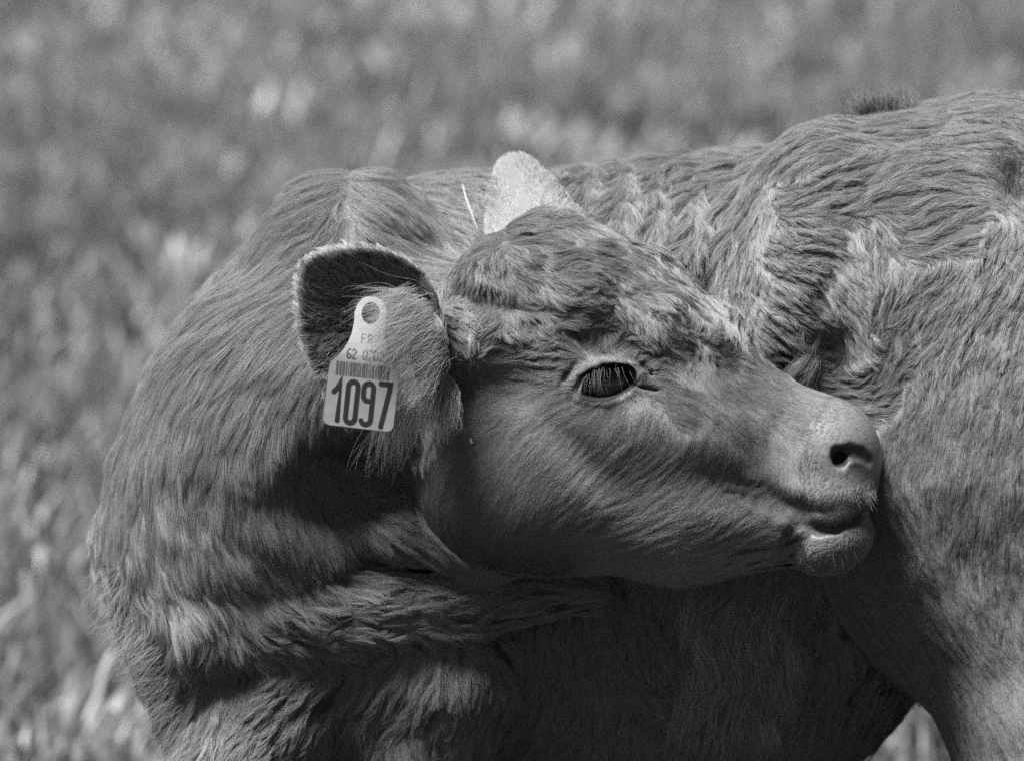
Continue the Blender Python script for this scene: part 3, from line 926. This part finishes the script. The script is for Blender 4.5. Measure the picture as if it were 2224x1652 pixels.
def strands(name, roots, uvd_dir, length, rad, mat, parent, sag=0.3, wob=0.10, m=9, seed=1, tone=1.2, curl=0.0, clump=6):
    """roots n x 3; uvd_dir n x 3 in picture directions (right, down, away); length in units"""
    r = np.random.default_rng(seed)
    n = len(roots)
    dr = uvd_dir[:, :1] * right - uvd_dir[:, 1:2] * up + uvd_dir[:, 2:3] * fwd
    dr /= np.linalg.norm(dr, axis=1, keepdims=True)
    s_ = np.linspace(0, 1, m)[None, :, None]
    L = (length * S)[:, None, None]
    cl = r.integers(0, max(1, n // clump), n)
    ph = r.uniform(0, 6.28, (n // clump + 1, 3))[cl] + r.normal(size=(n, 3)) * 0.35
    w_ = np.sin(s_ * 5.0 + ph[:, None, :]) - np.sin(ph)[:, None, :]
    x = roots[:, None] + dr[:, None] * L * s_ + np.array([0, 0, -1.0]) * L * sag * s_ ** 2 + w_ * L * wob * (0.4 + s_)
    tn = tone * (1 + 0.2 * r.normal(size=n))
    return curves_obj(name, x, np.full(n, rad * 0.001), mat, parent, tn)

r = np.random.default_rng(3)
m_long = hair_mat('long_hair', 0.45, 0.35, 0.15, 0.35)
# fringe from the inner rim of the ear, over the tag
n = 1500
t = r.random(n) ** 0.9
bu = np.interp(t, [0, .25, .5, .75, 1], [895, 928, 946, 950, 925]) + r.normal(size=n) * 12 - r.random(n) * 25
bv = np.interp(t, [0, .25, .5, .75, 1], [630, 670, 720, 795, 860]) + r.normal(size=n) * 10
rt = np.stack([P(a_, b_, -94 + 6 * r.normal()) for a_, b_ in zip(bu, bv)])
da = np.radians(np.interp(t, [0, .3, .6, 1], [165, 158, 160, 120]) + r.normal(size=n) * 13)
dirs = np.stack([np.cos(da), np.sin(da), -0.32 + 0.2 * r.normal(size=n)], 1)
strands('ear_fringe', rt, dirs, np.interp(t, [0, .35, .6, 1], [110, 150, 62, 22]) * (0.6 + 0.6 * r.random(n)), 0.075, m_long, calf, 0.12, 0.05, seed=5, clump=9)
# tuft hanging below the ear
n = 900
bu, bv = r.uniform(840, 1000, n), 868 + r.normal(size=n) * 16
rt = np.stack([P(a_, b_, -25 + 12 * r.normal()) for a_, b_ in zip(bu, bv)])
da = np.radians(np.interp(bu, [840, 1000], [108, 92]) + r.normal(size=n) * 9)
dirs = np.stack([np.cos(da), np.sin(da), 0.1 * r.normal(size=n)], 1)
ln_ = np.interp(bu, [840, 890, 940, 1000], [150, 125, 75, 60]) * (0.35 + 0.75 * r.random(n))
strands('ear_tuft', rt, dirs, ln_, 0.10, m_long, calf, 0.1, 0.05, seed=6, clump=16, tone=1.5)
# lashes
n = 66
t = np.sort(r.random(n) ** 1.25)
bu = np.interp(t, [0, .3, .6, .85, 1], [1256, 1274, 1310, 1345, 1374])
bv = np.interp(t, [0, .3, .6, .85, 1], [846, 815, 797, 795, 808]) + r.normal(size=n) * 2.5
rt = np.stack([P(a_, b_, -15 + 2 * r.normal()) for a_, b_ in zip(bu, bv)])
da = np.radians(np.interp(t, [0, .35, .7, 1], [122, 104, 88, 58]) + r.normal(size=n) * 9)
dirs = np.stack([np.cos(da), np.sin(da) * 0.8, np.full(n, -0.55)], 1)
ll = np.interp(t, [0, .4, 1], [36, 56, 44]) * (0.55 + 0.55 * r.random(n))
strands('eyelashes', rt, dirs, ll * 0.9, 0.032, m_long, calf, 0.45, 0.05, seed=8, tone=0.5, clump=2)
# curls under the belly, toned pale so they look lit
n = 1400
bu, bv = r.uniform(1470, 1730, n), r.uniform(1275, 1560, n)
hit = [on_skin(a_, b_) for a_, b_ in zip(bu, bv)]
rt = np.stack([h_[0] for h_ in hit])
da = np.radians(r.normal(100, 8, n) + 60 * vnoise(rt, 30, 77))
dirs = np.stack([np.cos(da), np.sin(da), np.full(n, -0.5)], 1)
strands('belly_curls', rt, dirs, r.uniform(50, 110, n), 0.10, m_long, calf, 0.2, 0.05, seed=14, tone=1.5, clump=60)
# dark tuft on the spine
n = 800
bu = np.r_[r.normal(1885, 14, n // 2), r.normal(1930, 9, n // 4), r.uniform(1870, 2000, n - n // 2 - n // 4)]
bd = []
for a_ in bu:
    vv0 = 150.0
    while vv0 < 420:
        o_ = Vector(cam_pos)
        dr = (Vector(P(a_, vv0, 0)) - o_).normalized()
        h_ = bvh.ray_cast(o_, dr)
        if h_[0] is not None:
            break
        vv0 += 3
    bd.append(np.array(h_[0]))
rt = np.stack(bd)
da = np.radians(r.normal(255, 22, n))
dirs = np.stack([np.cos(da), np.sin(da), r.normal(size=n) * 0.4], 1)
strands('spine_tuft', rt, dirs, r.uniform(40, 75, n), 0.16, m_fur, calf, 0.05, 0.05, seed=12, tone=0.2, clump=14)
# shaggy fringe down the chest and foreleg
n = 1500
bv = r.uniform(1220, 1650, n)
bu = np.interp(bv, [1220, 1330, 1450, 1560, 1650], [225, 262, 330, 360, 385]) + r.uniform(-12, 60, n)
hit = [on_skin(a_, b_) if bvh.ray_cast(Vector(cam_pos), (Vector(P(a_, b_, 0)) - Vector(cam_pos)).normalized())[0] is not None else None for a_, b_ in zip(bu, bv)]
rt = np.stack([h_[0] for h_ in hit if h_ is not None and proj(h_[0][None])[2][0] < 1000])
n = len(rt)
da = np.radians(r.normal(128, 10, n) + 45 * vnoise(rt, 22, 79))
dirs = np.stack([np.cos(da), np.sin(da), r.normal(size=n) * 0.2 - 0.1], 1)
strands('chest_fringe', rt, dirs, r.uniform(35, 95, n), 0.10, m_long, calf, 0.1, 0.06, seed=16, tone=0.9, clump=26)
# curls beside the tail, toned dark for the shade and dirt there
n = 1300
bu, bv = np.r_[r.normal(2222, 16, 900), r.normal(2215, 14, 400)], np.r_[r.normal(345, 28, 900), r.uniform(225, 380, 400)]
hit = [on_skin(a_, b_) for a_, b_ in zip(bu, bv)]
ok = [h_[0] is not None and h_[0].ndim == 1 for h_ in hit]
rt = np.stack([h_[0] for h_, k_ in zip(hit, ok) if k_])
n = len(rt)
da = np.radians(r.normal(110, 30, n) + 60 * vnoise(rt, 30, 78))
dirs = np.stack([np.cos(da), np.sin(da), np.full(n, -0.7)], 1)
strands('tail_curls', rt, dirs, r.uniform(60, 100, n), 0.13, m_fur, calf, 0.1, 0.10, seed=15, tone=0.2, clump=25)
# whiskers
n = 46
bu = np.r_[r.uniform(1840, 1895, 22), r.uniform(1730, 1880, 24)]
bv = np.r_[r.uniform(1055, 1085, 22), r.uniform(1160, 1220, 24)]
wl = np.r_[r.uniform(12, 30, 22), r.uniform(8, 20, 24)]
hit = [on_skin(a_, b_) for a_, b_ in zip(bu, bv)]
rt = np.stack([h_[0] for h_ in hit])
hn = np.stack([h_[1] for h_ in hit])
dirs = np.stack([hn @ right, -(hn @ up) + 0.7, hn @ fwd], 1)
strands('whiskers', rt, dirs, wl, 0.028, m_long, calf, 0.3, 0.03, seed=9, tone=0.9)

# ------------------------------------------------------------------ ear tag
import bmesh
tag = empty('ear_tag', P(777, 930, -95), 'pale plastic ear tag numbered 1097 hanging from the ear of the calf', 'ear tag')
TA = R(6.5)
def tag_d(y):
    return -100 + 55 * max(0.0, (y - 155) / 130.0) ** 1.3
def tag_pt(x, y, off=0.0):
    return P(777 + x * math.cos(TA) + y * math.sin(TA), 930 + x * math.sin(TA) - y * math.cos(TA), tag_d(y) + off)
def T7(cx, cy):
    """point on the tag face given in the scale its printing was measured in"""
    u, v = 622.7 + 0.2532 * cx - 777, 604.9 + 0.2532 * cy - 930
    return (u * math.cos(TA) + v * math.sin(TA), u * math.sin(TA) - v * math.cos(TA))
left = [(-64, 0), (-72, 3), (-77, 12), (-77, 60), (-77, 120), (-76, 132), (-72, 140), (-62, 150), (-50, 167), (-42, 184), (-36, 205), (-34, 230), (-35, 250), (-31, 268), (-22, 281), (-10, 287)]
outl = left + [(-x, y) for x, y in left[::-1]]
hole = [(19.5 * math.cos(q), 251 + 24 * math.sin(q)) for q in np.linspace(0, 2 * math.pi, 29)[:-1]]
bm = bmesh.new()
edges = []
for ring in (outl, hole):
    vs_ = [bm.verts.new((x, y, 0)) for x, y in ring]
    edges += [bm.edges.new((vs_[i], vs_[(i + 1) % len(vs_)])) for i in range(len(vs_))]
bmesh.ops.triangle_fill(bm, use_beauty=True, edges=edges)
for yy in (100, 150, 158, 166, 174, 182, 190, 198, 206, 214, 222, 232, 245, 260, 275):
    bmesh.ops.bisect_plane(bm, geom=bm.verts[:] + bm.edges[:] + bm.faces[:], plane_co=(0, yy, 0), plane_no=(0, 1, 0))
bmesh.ops.recalc_face_normals(bm, faces=bm.faces)
front = [f for f in bm.faces]
ext = bmesh.ops.extrude_face_region(bm, geom=front)
for v_ in [q for q in ext['geom'] if isinstance(q, bmesh.types.BMVert)]:
    v_.co.z = 1
for v_ in bm.verts:
    v_.co = tag_pt(v_.co.x, v_.co.y, 3.6 * v_.co.z)
bmesh.ops.recalc_face_normals(bm, faces=bm.faces)
rim_e = [e for e in bm.edges if len(e.link_faces) == 2 and e.calc_face_angle(0) > 1.0]
bmesh.ops.bevel(bm, geom=rim_e, offset=0.0003, segments=2, affect='EDGES')
m_tag, tnt, tb = material('tag_plastic', 0.48, 0.45, 0.4)
nn = noise_node(tnt, 90, 5, 0.7)
rp = grey_ramp(tnt, [(0.3, 0.19), (0.6, 0.24)])
tnt.links.new(nn.outputs['Fac'], rp.inputs[0])
tnt.links.new(rp.outputs[0], tb.inputs['Base Color'])
me = bpy.data.meshes.new('tag_plate')
bm.to_mesh(me)
bm.free()
me.materials.append(m_tag)
o = bpy.data.objects.new('tag_plate', me)
C.objects.link(o)
o.parent = tag
o.matrix_parent_inverse = tag.matrix_world.inverted()
m_ink = material('black_ink', 0.012, 0.6, 0.3)[0]
m_ink2 = material('faded_ink', 0.05, 0.6, 0.3)[0]

def stroke(pts, wdt, closed=False, off=-0.6):
    """flat ribbon along measured points, rounded ends"""
    p_ = np.array([T7(*q) for q in pts])
    hw = wdt * 0.2532 / 2
    n = len(p_)
    L_, R_ = [], []
    for i in range(n):
        a_ = p_[i] - p_[i - 1] if (i or closed) else p_[1] - p_[0]
        b_ = p_[(i + 1) % n] - p_[i] if (i < n - 1 or closed) else a_
        a_, b_ = a_ / np.linalg.norm(a_), b_ / np.linalg.norm(b_)
        t_ = a_ + b_
        t_ /= np.linalg.norm(t_)
        nn_ = np.array([-t_[1], t_[0]])
        k = hw / max(0.5, abs(nn_ @ np.array([-a_[1], a_[0]])))
        L_.append(p_[i] + nn_ * k)
        R_.append(p_[i] - nn_ * k)
    V_, F_ = [], []
    for a_, b_ in zip(L_, R_):
        V_ += [tag_pt(a_[0], a_[1], off), tag_pt(b_[0], b_[1], off)]
    for i in range(n if closed else n - 1):
        j = (i + 1) % n
        F_.append((2 * i, 2 * i + 1, 2 * j + 1, 2 * j))
    if not closed:
        for e_, (c_, d0) in ((0, (p_[0], p_[0] - p_[1])), (n - 1, (p_[-1], p_[-1] - p_[-2]))):
            d0 = d0 / np.linalg.norm(d0)
            s0 = np.array([-d0[1], d0[0]])
            arc = [c_ + hw * 0.7 * (s0 * math.cos(q) / 0.7 + d0 * math.sin(q)) for q in np.linspace(0, math.pi, 7)]
            b0 = len(V_)
            V_ += [tag_pt(q[0], q[1], off) for q in arc]
            F_.append(tuple(range(b0, b0 + 7)))
    return V_, F_

def print_glyph(name, strokes, wdt, mat):
    V_, F_ = [], []
    for pts, closed in strokes:
        a_, b_ = stroke(pts, wdt, closed)
        F_ += [tuple(q + len(V_) for q in f) for f in b_]
        V_ += a_
    return mesh_obj(name, V_, F_, mat, tag, smooth=False)

def arc(cx, cy, rx, ry, a0, a1, k=10):
    return [(cx + rx * math.cos(R(q)), cy + ry * math.sin(R(q))) for q in np.linspace(a0, a1, k)]
def sl(pts, s_=0.115, y0=1060):
    """printing stands square to the tag: its uprights lean with it"""
    return [(x - (y - y0) * s_, y + (x - 640) * 0.0) for x, y in pts]
# big digits (measured upright axes lean with the tag)
def lean(pts, cx, cy):
    return [(cx + (x - cx) - (y - cy) * 0.105, y + (x - cx) * 0.105) for x, y in pts]
print_glyph('printed_digit', [(lean([(392, 975), (425, 938), (449, 868), (449, 1215)], 449, 1040), False)], 42, m_ink)
zero = arc(557, 925, 41, 42, 180, 360, 9) + arc(557, 1190, 41, 42, 0, 180, 9)
print_glyph('printed_digit', [(lean(zero, 557, 1057), True)], 42, m_ink)
nine = arc(690, 1205, 41, 42, 170, 0, 9) + arc(690, 940, 41, 42, 0, -180, 10) + [(649, 1000)] + arc(690, 1005, 41, 42, 180, 80, 5)[1:]
print_glyph('printed_digit', [(lean(nine, 690, 1075), False)], 42, m_ink)
print_glyph('printed_digit', [(lean([(784, 905), (872, 905), (868, 960), (822, 1275)], 830, 1090), False)], 42, m_ink)
# small lettering
def small(gl, x, y, h):
    k = h / 90.0
    return [([(x + a_ * k, y + b_ * k) for a_, b_ in pts], c_) for pts, c_ in gl]
GL = {
'F': [([(0, 90), (0, 0), (38, 0)], False), ([(8, 42), (32, 42)], False)],
'R': [([(0, 90), (0, 0), (24, 0), (36, 12), (36, 32), (24, 44), (8, 44)], False), ([(22, 52), (38, 90)], False)],
'6': [(arc(20, 68, 18, 22, 0, 360, 15)[:-1], True), ([(0, 46), (8, 14), (24, 0), (34, 4)], False)],
'2': [([(2, 18), (8, 4), (22, 0), (36, 10), (36, 28), (2, 90), (40, 90)], False)],
'0': [(arc(20, 22, 18, 22, 180, 360, 7) + arc(20, 68, 18, 22, 0, 180, 7), True)],
'7': [([(0, 0), (38, 0), (12, 90)], False)],
}
def word(txt, x, y, h, adv):
    out = []
    for ch in txt:
        if ch in GL:
            out += [(lean(p_, 500, 600), c_) for p_, c_ in small(GL[ch], x, y, h)]
        x += adv
    return out
print_glyph('printed_code', word('FR', 633, 462, 74, 58), 9, m_ink2)
print_glyph('printed_code', word('62 0702', 520, 598, 78, 46), 9, m_ink2)
rb = random_bars = np.random.default_rng(12)
V_, F_ = [], []
x = 425.0
while x < 882:
    w_ = rb.choice([4.5, 4.5, 8.5])
    q = [T7(x + 4, 702 + (x - 425) * 0.115), T7(x + w_ + 4, 702 + (x + w_ - 425) * 0.115), T7(x + w_ - 7, 822 + (x + w_ - 425) * 0.115), T7(x - 7, 822 + (x - 425) * 0.115)]
    F_.append(tuple(range(len(V_), len(V_) + 4)))
    V_ += [tag_pt(a_, b_, -0.6) for a_, b_ in q]
    x += w_ + rb.choice([4.5, 6.5, 9.5])
mesh_obj('barcode', V_, F_, m_ink2, tag, smooth=False)

# ------------------------------------------------------------------ flies, straw, dry stem
m_fly = material('fly_body', 0.012, 0.35, 0.5)[0]
m_wing = material('fly_wing', 0.35, 0.3, 0.5)[0]
def ball(c, r_, M, seg=12):
    V_, F_ = [], []
    for i in range(seg // 2 + 1):
        for j in range(seg):
            a1, a2 = math.pi * i / (seg // 2), 2 * math.pi * j / seg
            V_.append(tuple(M @ Vector((c[0] + r_[0] * math.sin(a1) * math.cos(a2), c[1] + r_[1] * math.sin(a1) * math.sin(a2), c[2] + r_[2] * math.cos(a1)))))
    for i in range(seg // 2):
        for j in range(seg):
            F_.append((i * seg + j, (i + 1) * seg + j, (i + 1) * seg + (j + 1) % seg, i * seg + (j + 1) % seg))
    return V_, F_
def merge(parts):
    V_, F_ = [], []
    for a_, b_ in parts:
        F_ += [tuple(q + len(V_) for q in f) for f in b_]
        V_ += a_
    return V_, F_
def fly(u, v, ang, size, label):
    p_, n_ = on_skin(u, v)
    if n_ @ fwd > 0:
        n_ = -n_
    t_ = right * math.cos(R(ang)) - up * math.sin(R(ang))
    t_ = t_ - n_ * (t_ @ n_)
    t_ /= np.linalg.norm(t_)
    b_ = np.cross(n_, t_)
    M = Matrix([[t_[i] * size, b_[i] * size, n_[i] * size, p_[i] + n_[i] * 0.006] for i in range(3)] + [[0, 0, 0, 1]])
    o_ = empty('fly', M.translation, label, 'fly', 'flies on the calf')
    V_, F_ = merge([ball((0, 0, 0), (.22, .16, .15), M), ball((-.42, 0, -.02), (.32, .17, .14), M), ball((.27, 0, -.01), (.11, .14, .12), M)])
    mesh_obj('fly_body', V_, F_, m_fly, o_)
    for sgn in (-1, 1):
        W = M @ Matrix.Rotation(sgn * 0.35, 4, 'Z')
        V_, F_ = ball((-.45, sgn * .16, .13), (.48, .15, .012), W)
        mesh_obj('wing', V_, F_, m_wing, o_)
        for k in (-.1, .05, .18):
            V_, F_ = ball((k, sgn * .25, -.08), (.02, .2, .02), M, 8)
            mesh_obj('leg', V_, F_, m_fly, o_)
    return o_
fly(1899, 735, 200, 0.0060, 'small dark fly on the thigh of the calf, right of the flank hollow')
fly(1036, 966, 60, 0.0050, 'small dark fly on the back of the cheek of the calf, below the ear')

def tube(pts, rads, seg=8):
    pts = [np.array(q) for q in pts]
    V_, F_ = [], []
    for i, q in enumerate(pts):
        t_ = pts[min(i + 1, len(pts) - 1)] - pts[max(i - 1, 0)]
        t_ /= np.linalg.norm(t_)
        a_ = np.cross(t_, [0.3, 0.9, 0.2])
        a_ /= np.linalg.norm(a_)
        b_ = np.cross(t_, a_)
        for j in range(seg):
            V_.append(tuple(q + rads[i] * (a_ * math.cos(6.2832 * j / seg) + b_ * math.sin(6.2832 * j / seg))))
    for i in range(len(pts) - 1):
        for j in range(seg):
            F_.append((i * seg + j, i * seg + (j + 1) % seg, (i + 1) * seg + (j + 1) % seg, (i + 1) * seg + j))
    F_ += [tuple(range(seg))[::-1], tuple(range((len(pts) - 1) * seg, len(pts) * seg))]
    return V_, F_
m_straw = material('dry_straw', 0.4, 0.6, 0.3)[0]
q0, q1 = on_skin(1005, 402)[0], on_skin(1040, 505)[0]
def straw_pt(t):
    q = on_skin(1005 + 35 * t ** 1.2, 402 + 103 * t)[0]
    return q - fwd * 0.015
V_, F_ = tube([straw_pt(t) for t in (0, .25, .5, .75, 1)], [0.0006, 0.0006, 0.0005, 0.0004, 0.0003])
o = mesh_obj('straw', V_, F_, m_straw)
o['label'] = 'thin pale straw lying across the coat of the calf between its ears'
o['category'] = 'straw'
b0 = ground_hit(85, 1700)
b2 = b0 + np.array([0.095, 0.10, 0.055])
V_, F_ = tube([b0 - [0, 0, .02], b0 + [0.03, 0.03, 0.03], b0 + [0.05, 0.05, 0.055], b0 + [0.068, 0.06, 0.09], b0 + [0.075, 0.06, 0.12], b0 + [0.082, 0.06, 0.14]], [.003, .004, .005, .006, .006, .002])
o = mesh_obj('dry_stem', V_, F_, m_straw)
o['label'] = 'thick pale dry stem standing in the grass at the lower left'
o['category'] = 'dry stem'
print('T', time.time() - T0)
